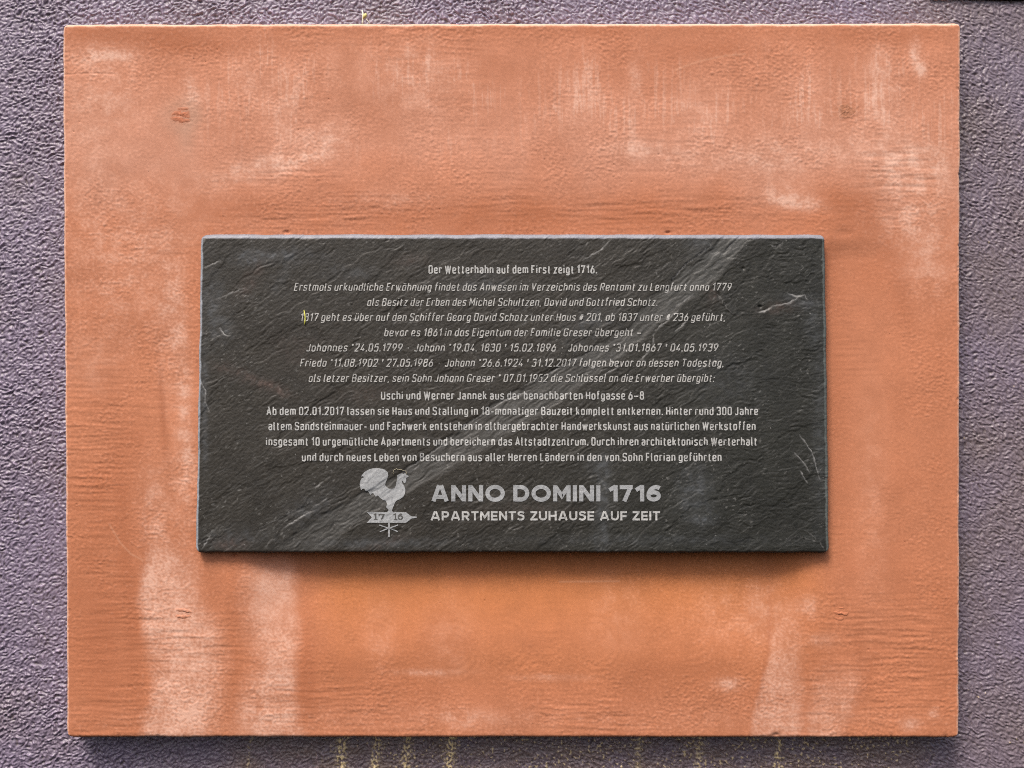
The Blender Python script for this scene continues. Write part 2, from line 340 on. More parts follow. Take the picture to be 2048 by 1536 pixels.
def raised_plate(q, nu, nv, y_face, y_back, fields, rim, rim_r, jit, edge_col=None):
    """a plate whose face carries a height field, with worn round arrises and four real sides"""
    U, V, P = quad_grid(q, nu, nv)
    px = (P[0][0]*(1-U) + P[1][0]*U)*(1-V) + (P[3][0]*(1-U) + P[2][0]*U)*V
    py = (P[0][1]*(1-U) + P[1][1]*U)*(1-V) + (P[3][1]*(1-U) + P[2][1]*U)*V
    wpx = (P[1][0]-P[0][0]); hpx = P[3][1]-P[0][1]
    dl, dr = U*wpx, (1-U)*wpx; dt, db = V*hpx, (1-V)*hpx
    h, col = fields(px, py)
    def roll(d, r): return r - np.sqrt(np.maximum(r*r - np.maximum(r-d, 0)**2, 0))
    drop = 0
    for d, r, k in ((dl, rim[0], 31), (dr, rim[1], 32), (dt, rim[2], 33), (db, rim[3], 34)):
        along = py if k in (31, 32) else px
        rr = r*(1 + 0.14*fbm(along, along*0+k*7, 60, 3, k))
        drop = drop + roll(d, np.maximum(rr, 1.0))*S*rim_r
    edge = np.minimum(np.minimum(dl, dr), np.minimum(dt, db))
    wob = jit*np.clip(1-edge/14, 0, 1)
    px2 = px + wob*fbm(py, px*0+1, 70, 4, 35); py2 = py + wob*fbm(px, py*0+5, 70, 4, 36)
    # round the corners of the outline
    R = 7.0
    for (ex, ey, sx, sy) in ((dl, dt, 1, 1), (dr, dt, -1, 1), (dl, db, 1, -1), (dr, db, -1, -1)):
        k = np.clip(1-np.hypot(ex, ey)/(R*2), 0, 1)**2
        px2 = px2 + sx*k*R*0.4; py2 = py2 + sy*k*R*0.4
    if edge_col is not None: col = edge_col(col, dl, dr, dt, db, px, py)
    yy = y_face - h + drop
    wx, wz = W(px2, py2, y_face)
    co = np.stack([wx, yy, wz], -1)
    f = grid_faces(nu, nv)
    ring = ring_index(nu, nv); m = len(ring); n0 = len(co); parts = [co]; cols = [col]; prev = ring
    faces = [f]
    for s in range(1, 5):
        t = s/4.0
        c = co[ring].copy(); c[:, 1] = c[:, 1]*(1-t) + y_back*t
        c[:, 0] += (perlin(c[:, 0]*300, c[:, 1]*400+c[:, 2]*300, 90))*0.0003; c[:, 2] += perlin(c[:, 0]*300, c[:, 1]*400+c[:, 2]*300, 91)*0.0003
        parts.append(c); cols.append(col[ring]); cur = np.arange(n0, n0+m); n0 += m
        a, b = prev, np.roll(prev, -1); c2, d2 = np.roll(cur, -1), cur
        faces.append(np.stack([b, a, d2, c2], -1)); prev = cur
    co = np.concatenate(parts); col = np.concatenate(cols); faces = np.concatenate(faces)
    return co, faces[:, ::-1] if False else faces, col
def stone_edge(col, dl, dr, dt, db, px, py):
    # arrises painted pale as if catching the light, most of all along the top
    for d, w, a_ in ((dl, 5.0, .55), (dr, 5.0, .4), (dt, 8.0, .7)):
        nz = 1.5*perlin(px/17, py/17, 142) + 1.0*perlin(px/6, py/6, 143)
        k = (a_*(1-sst(w*.45, w, d+nz)))[:, None]
        col = col*(1-k) + np.array([0.80, 0.54, 0.41])[None]*k
    return col
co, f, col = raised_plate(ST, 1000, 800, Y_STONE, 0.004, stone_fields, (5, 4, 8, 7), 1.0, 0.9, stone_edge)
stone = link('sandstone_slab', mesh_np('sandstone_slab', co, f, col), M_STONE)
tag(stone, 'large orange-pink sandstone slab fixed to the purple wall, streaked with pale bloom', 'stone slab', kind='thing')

# mortar-filled fixing holes, one near each corner
def plug(cx, cy, r, ridges, lab, kt=.5, tint=(0.46, 0.165, 0.085)):
    na, nr = 48, 12; pts = []; cl = []
    rs = np.linspace(0, 1, nr+1)[1:]; an = np.arange(na)/na*2*np.pi
    A, Rr = np.meshgrid(an, rs)
    rad = r*(1 + 0.10*np.sin(3*A+cx) + 0.07*np.sin(5*A+cy))*Rr
    x = np.concatenate([[cx], (cx + rad*np.cos(A)).ravel()]); y = np.concatenate([[cy], (cy + 0.92*rad*np.sin(A)).ravel()])
    rr = np.concatenate([[0], Rr.ravel()])
    h0, c0 = stone_fields(x, y)
    h = h0 + 0.00015*(1-rr**4) - 0.0009*(rr**12) + 0.0006*ridges*np.sin((y-0.1*x)/2.0 + 1.5*perlin(x/12,y/12,97))*(1-rr**3) + 0.0003*perlin(x/4, y/3, 95)*(1-rr**4)
    wx, wz = W(x, y, Y_STONE); co = np.stack([wx, Y_STONE - h, wz], -1)
    tri = [[0, 1+i, 1+(i+1) % na, 0] for i in range(na)]
    bm = bmesh.new(); vs = [bm.verts.new(c) for c in co]
    for i in range(na): bm.faces.new((vs[0], vs[1+(i+1) % na], vs[1+i]))
    for k in range(nr-1):
        for i in range(na):
            a, b = 1+k*na+i, 1+k*na+(i+1) % na
            bm.faces.new((vs[a], vs[b], vs[b+na], vs[a+na]))
    bmesh.ops.recalc_face_normals(bm, faces=bm.faces)
    me = bpy.data.meshes.new('filled_hole'); bm.to_mesh(me); bm.free()
    for p in me.polygons: p.use_smooth = True
    tint = np.array(tint); k = (kt*(1-rr**4))[:, None]
    c = c0*(1-k) + tint*k*(1+0.35*perlin(x/6, y/2.6, 96))[:, None]
    at = me.color_attributes.new('pigment', 'FLOAT_COLOR', 'POINT')
    at.data.foreach_set('color', np.hstack([c, np.ones((len(c), 1))]).astype(np.float32).ravel())
    if me.polygons[0].normal.y > 0: me.flip_normals()
    o = link('filled_hole', me, M_STONE, stone); o['label'] = lab
plug(363, 232, 23, 0.5, 'reddish filled fixing hole with a grey rim', .9, (0.42, 0.145, 0.075))
plug(1692, 222, 20, 0.15, 'dull brownish filled fixing hole', .7, (0.33, 0.145, 0.08))
plug(366, 1226, 20, 0.9, 'filled fixing hole with ridged face among pale bloom')
plug(1680, 1227, 17, 1.0, 'filled fixing hole with dark horizontal ridges')

# ---------------------------------------------------------------- the slate plaque
SL = dict(tl=(402, 468), tr=(1651, 468), br=(1659, 1105), bl=(391, 1105))
BAND_U = [(1445, 474), (1405, 515), (1340, 568), (1300, 596), (1262, 650), (1180, 700), (1085, 752), (1000, 800), (905, 870), (800, 948), (690, 1005), (600, 1060), (520, 1110)]
BAND_L = [(1500, 470), (1440, 545), (1385, 590), (1330, 632), (1290, 668), (1240, 715), (1190, 745), (1120, 800), (1010, 870), (900, 935), (800, 990), (690, 1060), (610, 1115)]
CRACKS = [([(1484, 468), (1462, 490), (1443, 510)], .0010, 1), ([(1428, 478), (1400, 508), (1370, 530), (1345, 560), (1328, 568)], .0008, 1), ([(1385, 590), (1350, 615), (1330, 628)], .0004, 1),
          ([(1424, 584), (1440, 592), (1447, 608), (1462, 625), (1475, 631), (1500, 629)], -.0010, 0), ([(1515, 624), (1530, 621), (1545, 612)], .0009, 1), ([(1545, 612), (1580, 605), (1600, 590)], .0004, 1),
          ([(1575, 585), (1590, 592), (1610, 590), (1615, 600)], .0004, 1), ([(1310, 660), (1335, 640), (1355, 620)], .0005, 1), ([(1350, 662), (1365, 650), (1372, 642)], .0005, 1), ([(1305, 690), (1307, 668)], .0004, 1),
          ([(1280, 720), (1300, 700)], .0004, 1), ([(1200, 752), (1245, 730)], .0004, 1), ([(1570, 482), (1560, 490), (1548, 494), (1540, 490)], .0006, 1), ([(410, 535), (425, 528), (440, 520)], .0005, 1),
          ([(430, 600), (470, 582), (490, 575)], .0003, 0), ([(630, 975), (645, 963)], .0007, 1), ([(520, 1055), (560, 1035), (600, 1015), (640, 995)], -.0006, 0), ([(560, 1060), (600, 1035), (625, 1020)], .0004, 1),
          ([(400, 760), (412, 780), (410, 800), (418, 822)], .0004, 1), ([(440, 655), (448, 668), (460, 672)], .0005, 1), ([(405, 1095), (420, 1070)], .0003, 1), ([(530, 1095), (545, 1075)], .0004, 0),
          ([(1600, 870), (1625, 905), (1640, 960)], .0004, 1), ([(1590, 905), (1612, 930), (1618, 945)], .0005, 1), ([(1600, 940), (1615, 965)], .0004, 1), ([(1560, 1080), (1600, 1072), (1640, 1085), (1650, 1100)], -.0006, 0),
          ([(1610, 1060), (1625, 1070), (1632, 1080)], -.0005, 0), ([(930, 850), (1010, 800), (1060, 780)], .0004, 1), ([(1050, 770), (1100, 745), (1150, 715)], .0003, 1), ([(1165, 520), (1200, 500), (1222, 478)], .0003, 1), ([(826, 940), (838, 930)], .0003, 1), ([(800, 948), (900, 880)], .0003, 1)]
def slate_fields(x, y, colour=True):
    def slant(ang):
        c, s_ = math.cos(math.radians(ang)), math.sin(math.radians(ang))
        a = x*c + y*s_; b = -x*s_ + y*c
        return a + 6*perlin(x/30, y/30, 101), b + 4*perlin(x/24, y/24, 102)
    wa, wb = slant(-35); va, vb = slant(-6)
    tq = sst(1330, 1560, x + 0.25*(y-800)); cw, sw = np.cos(tq*np.pi/2), np.sin(tq*np.pi/2)
    g1 = cw*perlin(wa/24, wb/5.6, 103) + sw*perlin(va/22, vb/5.6, 153); g2 = cw*perlin(wa/11, wb/3.6, 104) + sw*perlin(va/11, vb/3.6, 154)
    g3 = cw*perlin(wa/80, wb/26, 105) + sw*perlin(va/70, vb/24, 155); g4 = perlin(x/5, y/4.5, 106)
    du, su, _ = seg(x, y, BAND_U); dlw, slw, _ = seg(x, y, BAND_L)
    jit = 5*perlin(wa/30, wb/14, 107)
    inside = sst(-4, 3, -su + jit)*sst(-8, 7, slw + jit)                # the paler cleavage band
    fade = sst(520, 760, x)
    soft = 0.6 + 0.5*sst(-.3, .4, fbm(x, y, 110, 2, 108))
    h = 0.00012*g1*soft + 0.00016*g2*soft + 0.00016*g3 + 0.00012*g4 + 0.00030*sst(.22, .255, perlin(wa/170, wb/70, 156) + .10*g1) + 0.00025*sst(-.30, -.27, perlin(wa/120, wb/50, 157) + .10*g1)
    h = h - 0.00075*inside*(0.4+0.6*fade) + 0.0003*inside*perlin(wa/60, wb/6, 109)
    rr = np.clip(0, 1, 1)
    crk = np.zeros_like(x)
    for pts, dpt, bright in CRACKS:
        bx0 = min(p[0] for p in pts)-16; bx1 = max(p[0] for p in pts)+16; by0 = min(p[1] for p in pts)-16; by1 = max(p[1] for p in pts)+16
        m = (x > bx0) & (x < bx1) & (y > by0) & (y < by1)
        if not m.any(): continue
        xm, ym = x[m], y[m]
        jx = 1.6*perlin(xm/7, ym/7, 111); jy = 1.6*perlin(xm/7, ym/7, 112)
        d, sd, t = seg(xm+jx, ym+jy, pts); w = np.sin(np.clip(t, .04, .96)*np.pi)**0.5
        step = np.exp(-(d/9)**2)*np.tanh(sd/1.6)*0.45 + np.exp(-(d/1.8)**2)*(-0.7 if bright else -0.5)
        h[m] = h[m] + abs(dpt)*step*w*(1 if dpt > 0 else -1)*1.0
        crk[m] = np.maximum(crk[m], np.exp(-(np.maximum(d-0.3, 0)/1.3)**2)*w*(sd > -0.5)*(0.6 if bright else .35))
    h = h - 0.0022*blob(x, y, 1520, 613, 3.5, 2.5) - 0.0014*blob(x, y, 1437, 590, 4, 6, -35) - 0.0010*blob(x, y, 1486, 537, 3, 3)
    if not colour: return h
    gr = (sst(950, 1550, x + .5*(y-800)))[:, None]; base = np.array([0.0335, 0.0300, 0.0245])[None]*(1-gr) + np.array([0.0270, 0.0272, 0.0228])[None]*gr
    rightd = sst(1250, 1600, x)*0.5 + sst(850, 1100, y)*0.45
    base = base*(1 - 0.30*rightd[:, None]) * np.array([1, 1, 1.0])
    base = base*(1 + (0.30*g2*0.6 + 0.16*g1 + 0.16*fbm(x, y, 70, 3, 120))[:, None])
    blue = np.zeros_like(x)
    for cx, cy, rx, ry, ro, k in [(560, 512, 80, 14, 0, .55), (500, 515, 25, 14, 0, .5), (425, 610, 22, 60, 0, .5), (450, 660, 16, 20, 0, .5), (408, 770, 8, 60, 0, .6), (410, 880, 6, 60, 0, .5), (970, 568, 60, 16, 0, .45), (700, 545, 60, 14, 0, .3),
            (1205, 1010, 14, 90, 2, .55), (1195, 930, 30, 20, 0, .35), (1390, 985, 34, 50, 0, .5), (1410, 1040, 22, 12, 0, .5), (1600, 600, 30, 14, 10, .5), (1625, 650, 14, 40, 0, .3), (1640, 860, 14, 200, 0, .28), (1180, 650, 60, 30, -30, .35),
            (620, 1020, 60, 30, -35, .3), (760, 1085, 140, 10, 0, .4), (470, 1075, 70, 20, 0, .3), (1400, 490, 25, 20, 0, .4), (560, 560, 12, 40, 30, .25), (1450, 760, 80, 50, 0, .18), (1300, 1080, 250, 10, 0, .25)]:
        blue = blue + k*blob(x, y, cx, cy, rx, ry, ro)
    blue = np.clip(blue*(0.55 + 0.9*sst(-.2, .5, fbm(x, y, 16, 2, 122))), 0, 1)[:, None]
    col = base*(1-0.5*blue) + np.array([0.130, 0.140, 0.152])*0.5*blue
    rust = np.zeros_like(x)
    for cx, cy, rx, ry, ro, k in [(545, 775, 36, 10, 22, .8), (470, 745, 50, 12, 20, .4), (500, 560, 14, 40, 35, .4), (460, 1090, 30, 16, 0, .5), (820, 520, 30, 12, 0, .3), (760, 1090, 60, 8, -20, .25), (1560, 615, 40, 12, -10, .4), (1425, 590, 12, 20, 0, .4), (1050, 1020, 120, 20, 0, .15), (740, 790, 60, 20, 0, .2), (600, 700, 60, 40, 0, .15)]:
        rust = rust + k*blob(x, y, cx, cy, rx, ry, ro)
    rust = np.clip(rust*(0.5 + 1.0*sst(-.2, .5, fbm(x, y, 14, 2, 124))), 0, 1)[:, None]
    col = col*(1-0.6*rust) + np.array([0.115, 0.080, 0.068])*0.6*rust
    bw = (inside*(0.35 + 0.65*fade)*(0.55 + 0.45*perlin(wa/50, wb/4.0, 126) + 0.2*g1))
    streak = sst(0.35, 0.8, perlin(wa/60, wb/2.6, 127) + 0.25*perlin(x/90, y/90, 128))*0.16
    pale = np.clip(bw*0.42 + streak, 0, 1)[:, None]
    col = col*(1-pale) + np.array([0.175, 0.175, 0.168])*pale
    k = np.clip(crk*(0.55+0.6*sst(-.4, .3, perlin(x/9, y/9, 129))), 0, 1)[:, None]
    col = col*(1-k) + np.array([0.30, 0.295, 0.285])*k
    # tiny pale nicks and grit
    sp = sst(0.80, 0.93, perlin(x/4.4, y/4.4, 130))[:, None]*0.55*sst(-.1, .5, perlin(x/60, y/60, 131))[:, None]
    col = col*(1-sp) + np.array([0.40, 0.39, 0.37])*sp
    nick = sst(0.52, 0.76, perlin(wa/11, wb/3.2, 133))[:, None]*0.42*sst(-.2, .4, perlin(x/80, y/80, 134))[:, None]
    col = col*(1-nick) + np.array([0.25, 0.245, 0.23])*nick
    return h, col
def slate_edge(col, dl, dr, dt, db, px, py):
    # sawn and chamfered rim: sky light painted pale on the top and two sides, none below
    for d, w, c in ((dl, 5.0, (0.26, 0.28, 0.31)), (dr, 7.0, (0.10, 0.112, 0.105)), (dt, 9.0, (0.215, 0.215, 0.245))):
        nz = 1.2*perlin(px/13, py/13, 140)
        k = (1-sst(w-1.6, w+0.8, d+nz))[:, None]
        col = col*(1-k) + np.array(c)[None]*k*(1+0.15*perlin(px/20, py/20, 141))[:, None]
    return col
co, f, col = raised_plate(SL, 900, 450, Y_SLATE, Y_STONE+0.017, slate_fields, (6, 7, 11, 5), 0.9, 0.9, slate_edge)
slate = link('slate_plaque', mesh_np('slate_plaque', co, f, col), M_SLATE)
tag(slate, 'dark grey slate plaque with pale engraved German lettering, mounted on the orange slab', 'plaque')

# ---------------------------------------------------------------- lettering: a narrow drawn alphabet of strokes
def rr(l, b, r, t, closed=True): return [(l, b), (r, b), (r, t), (l, t)], closed
def P(*p): return list(p), False
XH, DS, AS = 0.72, -0.24, 1.06
nW, cW, dW = 0.36, 0.42, 0.40
def glyphs(ital):
    G = {}
    n, c, d = nW, cW, dW
    o = rr(0, 0, n, XH)
    stem = lambda x, a=0, b=XH: P((x, a), (x, b))
    if ital: G['a'] = (n, [o, stem(n)])
    else: G['a'] = (n, [P((.02, XH-.1), (.02, XH), (n, XH), (n, 0)), P((n, XH*.57), (0, XH*.57), (0, 0), (n, 0))])
    G['b'] = (n, [stem(0, 0, AS), o]); G['d'] = (n, [stem(n, 0, AS), o]); G['o'] = (n, [o])
    G['p'] = (n, [stem(0, DS, XH), o]); G['q'] = (n, [stem(n, DS, XH), o])
    G['c'] = (n*.92, [P((n*.92, XH-.16), (n*.92, XH), (0, XH), (0, 0), (n*.92, 0), (n*.92, .16))])
    G['e'] = (n, [P((0.0, XH*.48), (n, XH*.48), (n, XH), (0, XH), (0, 0), (n, 0), (n, .13))])
    G['f'] = (.24, [P((.08, 0), (.08, AS), (.27, AS)), P((-.02, XH), (.24, XH))])
    G['g'] = (n, [o, P((n, XH), (n, DS), (0.02, DS), (.02, DS+.08))])
    G['h'] = (n, [stem(0, 0, AS), P((0, XH-.14), (0, XH), (n, XH), (n, 0))])
    G['i'] = (.02, [stem(0), P((0, .91), (0, 1.03))]); G['j'] = (.02, [P((0, XH), (0, DS), (-.12, DS)), P((0, .91), (0, 1.03))])
    G['k'] = (n*.95, [stem(0, 0, AS), P((n*.92, XH), (.03, .30)), P((.12, .40), (n*.98, 0))])
    G['l'] = (.09, [P((0, AS), (0, 0), (.12, 0))]); G['m'] = (.62, [stem(0), P((0, XH-.14), (0, XH), (.31, XH), (.31, 0)), P((.31, XH-.14), (.31, XH), (.62, XH), (.62, 0))])
    G['n'] = (n, [stem(0), P((0, XH-.14), (0, XH), (n, XH), (n, 0))]); G['r'] = (.23, [stem(0), P((0, XH-.14), (0, XH), (.24, XH), (.24, XH-.1))])
    G['s'] = (n*.92, [P((n*.9, XH-.13), (n*.9, XH), (0, XH), (0, XH*.52), (n*.92, XH*.50), (n*.92, 0), (0, 0), (0, .13))])
    G['t'] = (.24, [P((.08, .95), (.08, 0), (.25, 0)), P((-.02, XH), (.24, XH))])
    G['u'] = (n, [P((0, XH), (0, 0), (n, 0), (n, .14)), stem(n)]); G['v'] = (n, [P((-.01, XH), (n/2, 0.01), (n+.01, XH))])
    G['w'] = (.56, [P((-.01, XH), (.14, .01), (.28, XH*.9), (.42, .01), (.57, XH))]); G['x'] = (n, [P((0, XH), (n, 0)), P((0, 0), (n, XH))])
    G['y'] = (n, [P((-.01, XH), (n/2, .02)), P((n+.01, XH), (n*.3, DS), (0, DS))]); G['z'] = (n*.9, [P((0, XH), (n*.9, XH), (0, 0), (n*.92, 0))])
    G['ß'] = (n, [P((0, 0), (0, AS), (n*.9, AS), (n*.9, .6), (.15, .6)), P((n*.9, .6), (n, .6), (n, 0), (.14, 0))])
    for ch, b in (('ä', 'a'), ('ö', 'o'), ('ü', 'u')):
        w, st = G[b]; G[ch] = (w, st + [P((w*.2, .91), (w*.2, 1.03)), P((w*.8, .91), (w*.8, 1.03))])
    G['A'] = (.50, [P((0, 0), (.25, 1), (.50, 0)), P((.08, .27), (.42, .27))])
    G['B'] = (c, [stem(0, 0, 1), P((0, 1), (c*.93, 1), (c*.93, .53), (0, .53)), P((0, .53), (c, .53), (c, 0), (0, 0))])
    G['D'] = (c, [stem(0, 0, 1), P((0, 1), (c, 1), (c, 0), (0, 0))]); G['E'] = (.36, [P((.36, 1), (0, 1), (0, 0), (.36, 0)), P((0, .52), (.31, .52))])
    G['F'] = (.34, [P((.36, 1), (0, 1), (0, 0)), P((0, .50), (.30, .50))]); G['G'] = (c, [P((c, .83), (c, 1), (0, 1), (0, 0), (c, 0), (c, .46), (.22, .46))])
    G['H'] = (c, [stem(0, 0, 1), stem(c, 0, 1), P((0, .5), (c, .5))]); G['I'] = (.02, [stem(0, 0, 1)]); G['J'] = (.30, [P((.28, 1), (.28, 0), (0, 0), (0, .16))])
    G['K'] = (c, [stem(0, 0, 1), P((c, 1), (.02, .42)), P((.13, .55), (c+.02, 0))]); G['L'] = (.34, [P((0, 1), (0, 0), (.36, 0))])
    G['M'] = (.56, [P((0, 0), (0, 1), (.28, .35), (.56, 1), (.56, 0))]); G['N'] = (.44, [P((0, 0), (0, 1), (.44, 0), (.44, 1))]); G['O'] = (c, [rr(0, 0, c, 1)])
    G['P'] = (c, [stem(0, 0, 1), P((0, 1), (c, 1), (c, .46), (0, .46))]); G['R'] = (c, [stem(0, 0, 1), P((0, 1), (c, 1), (c, .48), (0, .48)), P((.2, .48), (c+.02, 0))])
    G['S'] = (c, [P((c, .82), (c, 1), (0, 1), (0, .54), (c, .48), (c, 0), (0, 0), (0, .18))]); G['T'] = (.42, [P((-.01, 1), (.43, 1)), stem(.21, 0, 1)])
    G['U'] = (c, [P((0, 1), (0, 0), (c, 0), (c, 1))]); G['V'] = (.46, [P((0, 1), (.23, 0), (.46, 1))]); G['W'] = (.70, [P((0, 1), (.17, 0), (.35, .92), (.53, 0), (.70, 1))]); G['Z'] = (.38, [P((0, 1), (.38, 1), (0, 0), (.40, 0))])
    G['0'] = (d, [rr(0, 0, d, 1)]); G['1'] = (.24, [P((0, .78), (.20, 1), (.20, 0))]); G['2'] = (d, [P((0, .80), (0, 1), (d, 1), (d, .62), (0, 0), (d+.01, 0))])
    G['3'] = (d, [P((0, .86), (0, 1), (d*.95, 1), (d*.95, .54), (.13, .54)), P((d*.6, .54), (d, .54), (d, 0), (0, 0), (0, .16))]); G['4'] = (d, [P((.24, 1), (0, .22), (d+.04, .22)), P((.30, .44), (.30, 0))])
    G['5'] = (d, [P((d, 1), (.03, 1), (0, .50), (.03, .60), (d, .62), (d, 0), (0, 0), (0, .14))]); G['6'] = (d, [P((.28, 1), (0, .42), (0, 0), (d, 0), (d, .58), (.04, .58))]); G['7'] = (d, [P((0, .84), (0, 1), (d, 1), (.12, 0))])
    G['8'] = (d, [rr(.02, .54, d-.02, 1), rr(0, 0, d, .54)]); G['9'] = (d, [P((.12, 0), (d, .58), (d, 1), (0, 1), (0, .42), (d-.04, .42))])
    G['.'] = (.03, [P((.01, -.07), (.01, .11))]); G[','] = (.04, [P((.02, .05), (-.03, -.16))]); G[':'] = (.02, [P((0, -.07), (0, .11)), P((0, .50), (0, .66))])
    G['-'] = (.26, [P((-.02, .38), (.28, .38))]); G['–'] = (.46, [P((-.04, .38), (.50, .38))]); G['·'] = (.05, [P((.02, .38), (.02, .50))])
    G['*'] = (.20, [P((.10, .74), (.10, 1.02)), P((.0, .81), (.20, .95)), P((0, .95), (.20, .81))]); G['†'] = (.18, [P((.09, .58), (.09, 1.04)), P((-.02, .88), (.20, .88))])
    G['#'] = (.42, [P((.10, .1), (.20, .9)), P((.26, .1), (.36, .9)), P((.02, .64), (.44, .64)), P((0, .36), (.42, .36))])
    return G
SHARP = set('AKMNVWZkvwxz1247EFHILT#*†y')
def fillet(pts, closed, rad, sharp):
    if sharp or len(pts) < 3: return [tuple(p) for p in pts], closed
    out = []; n = len(pts)
    for i in range(n):
        p = np.array(pts[i], float)
        if not closed and i in (0, n-1): out.append(tuple(p)); continue
        a = np.array(pts[i-1], float); b = np.array(pts[(i+1) % n], float)
        la, lb = np.linalg.norm(a-p), np.linalg.norm(b-p)
        if la < 1e-6 or lb < 1e-6: out.append(tuple(p)); continue
        r = min(rad, la*.5, lb*.5)
        s, e = p + (a-p)/la*r, p + (b-p)/lb*r
        for t in (0, .2, .4, .6, .8, 1): out.append(tuple((1-t)**2*s + 2*t*(1-t)*p + t*t*e))
    return out, closed
class Ink:
    """collects flat stroke ribbons in photo-pixel space and lays them on the slate's relief"""
    def __init__(s, lift=0.00036): s.v = []; s.f = []; s.k = 0; s.lift = lift
    def stroke(s, pts, closed, w, step=1.7):
        p = [np.array(q, float) for q in pts]
        if closed: p.append(p[0])
        q = [p[0]]
        for a, b in zip(p[:-1], p[1:]):
            L = np.linalg.norm(b-a)
            if L < 1e-5: continue
            m = max(1, int(math.ceil(L/step)))
            for i in range(1, m+1): q.append(a + (b-a)*i/m)
        q = np.array(q); n = len(q)
        if n < 2: return
        if closed: q = q[:-1]; n -= 1
        prv = np.roll(q, 1, 0); nxt = np.roll(q, -1, 0)
        if not closed: prv[0] = q[0]-(q[1]-q[0]); nxt[-1] = q[-1]+(q[-1]-q[-2])
        d1 = q-prv; d2 = nxt-q
        d1 /= np.linalg.norm(d1, axis=1)[:, None]+1e-9; d2 /= np.linalg.norm(d2, axis=1)[:, None]+1e-9
        n1 = np.stack([-d1[:, 1], d1[:, 0]], 1); n2 = np.stack([-d2[:, 1], d2[:, 0]], 1)
        m = n1+n2; m /= np.linalg.norm(m, axis=1)[:, None]+1e-9
        sc = 1/np.clip((m*n1).sum(1), .42, 1)
        off = m*(w/2*sc)[:, None]
        base = sum(len(a) for a in s.v)
        s.k = (s.k+1) % 7
        s.v.append(np.hstack([np.stack([q+off, q-off], 1).reshape(-1, 2), np.full((2*n, 1), s.k*4e-6)]))
        for i in range(n if closed else n-1):
            j = (i+1) % n
            s.f.append((base+2*i, base+2*i+1, base+2*j+1, base+2*j))
    def tris(s, v, f):
        base = sum(len(a) for a in s.v)
        s.v.append(np.hstack([v, np.zeros((len(v), 1))])); s.f += [tuple(base+i for i in t) for t in f]
    def build(s, name, mat, parent, label=None):
        v = np.concatenate(s.v); x, y = v[:, 0], v[:, 1]
        h = slate_fields(x, y, False)
        for dx, dy in ((1, 0), (-1, 0), (0, 1), (0, -1)): h = np.maximum(h, slate_fields(x+dx, y+dy, False)*.5+h*.5)
        wx, wz = W(x, y, Y_SLATE)
        co = np.stack([wx, Y_SLATE - h - s.lift - v[:, 2], wz], -1)
        me = bpy.data.meshes.new(name); me.from_pydata(co.tolist(), [], s.f); me.update()
        if sum(p.normal.y for p in me.polygons) > 0: me.flip_normals()
        for p in me.polygons: p.use_smooth = True
        o = link(name, me, mat, parent)
        if label: o['label'] = label
        return o
def set_line(ink, text, x0, x1, base, cap, w, ital):
    G = glyphs(ital); s = cap - w; pen = 0.0; items = []
    sp = 0.155 if not ital else 0.15
    wn = w/s
    for ch in text:
        if ch == ' ': pen += 0.26; continue
        gw, st = G[ch]
        items.append((ch, pen, st)); pen += gw + wn + sp*(0.8 if ch in '.,:' else 1)
    pen -= wn + sp
    ital_k = 0.19 if ital else 0
    kx = (x1 - x0 - w - ital_k*s*0.9)/(pen*s)
    rs = np.random.RandomState(len(text))
    for ch, p, st in items:
        for pts, cl in st:
            q, c2 = fillet([((p+a)*s*kx, b*s) for a, b in pts], cl, 0.17*s, ch in SHARP)
            ink.stroke([(x0 + w/2 + a + ital_k*b, base - w/2 - b) for a, b in q], c2, w)
LINES = [
 ("Der Wetterhahn auf dem First zeigt 1716.", 857, 1194, 547.4, 17.0, 2.6, 0),
 ("Erstmals urkundliche Erwähnung findet das Anwesen im Verzeichnis des Rentamt zu Lengfurt anno 1779", 588, 1464, 582.0, 16.2, 2.1, 1),
 ("als Besitz der Erben des Michel Schultzen, David und Gottfried Schatz.", 734, 1317, 612.2, 16.2, 2.1, 1),
 ("1817 geht es über auf den Schiffer Georg David Schatz unter Haus # 201, ab 1837 unter # 236 geführt,", 600, 1452, 642.4, 16.2, 2.1, 1),
 ("bevor es 1861 in das Eigentum der Familie Greser übergeht –", 768, 1284, 672.8, 16.2, 2.1, 1),
 ("Johannes *24.05.1799  ·  Johann *19.04. 1830 † 15.02.1896  ·  Johannes *31.01.1867 † 04.05.1939", 613, 1437, 703.2, 16.2, 2.1, 1),
 ("Frieda *11.08.1902 † 27.05.1986  ·  Johann *26.6.1924 † 31.12.2017 folgen bevor an dessen Todestag,", 600, 1449, 733.6, 16.2, 2.1, 1),
 ("als letzer Besitzer, sein Sohn Johann Greser * 07.01.1952 die Schlüssel an die Erwerber übergibt:", 617, 1430, 764.2, 16.2, 2.1, 1),
 ("Uschi und Werner Jannek aus der benachbarten Hofgasse 6–8", 762, 1288, 799.4, 17.0, 2.5, 0),
 ("Ab dem 02.01.2017 lassen sie Haus und Stallung in 18-monatiger Bauzeit komplett entkernen. Hinter rund 300 Jahre", 533, 1516, 830.4, 17.0, 2.55, 0),
 ("altem Sandsteinmauer- und Fachwerk entstehen in althergebrachter Handwerkskunst aus natürlichen Werkstoffen", 537, 1511, 860.6, 17.0, 2.55, 0),
 ("insgesamt 10 urgemütliche Apartments und bereichern das Altstadtzentrum. Durch ihren architektonisch Werterhalt", 532, 1514, 891.4, 17.0, 2.55, 0),
 ("und durch neues Leben von Besuchern aus aller Herren Ländern in den von Sohn Florian geführten", 604, 1443, 922.6, 17.0, 2.55, 0)]
insc = bpy.data.objects.new('inscription', None); SC.collection.objects.link(insc); insc.parent = slate
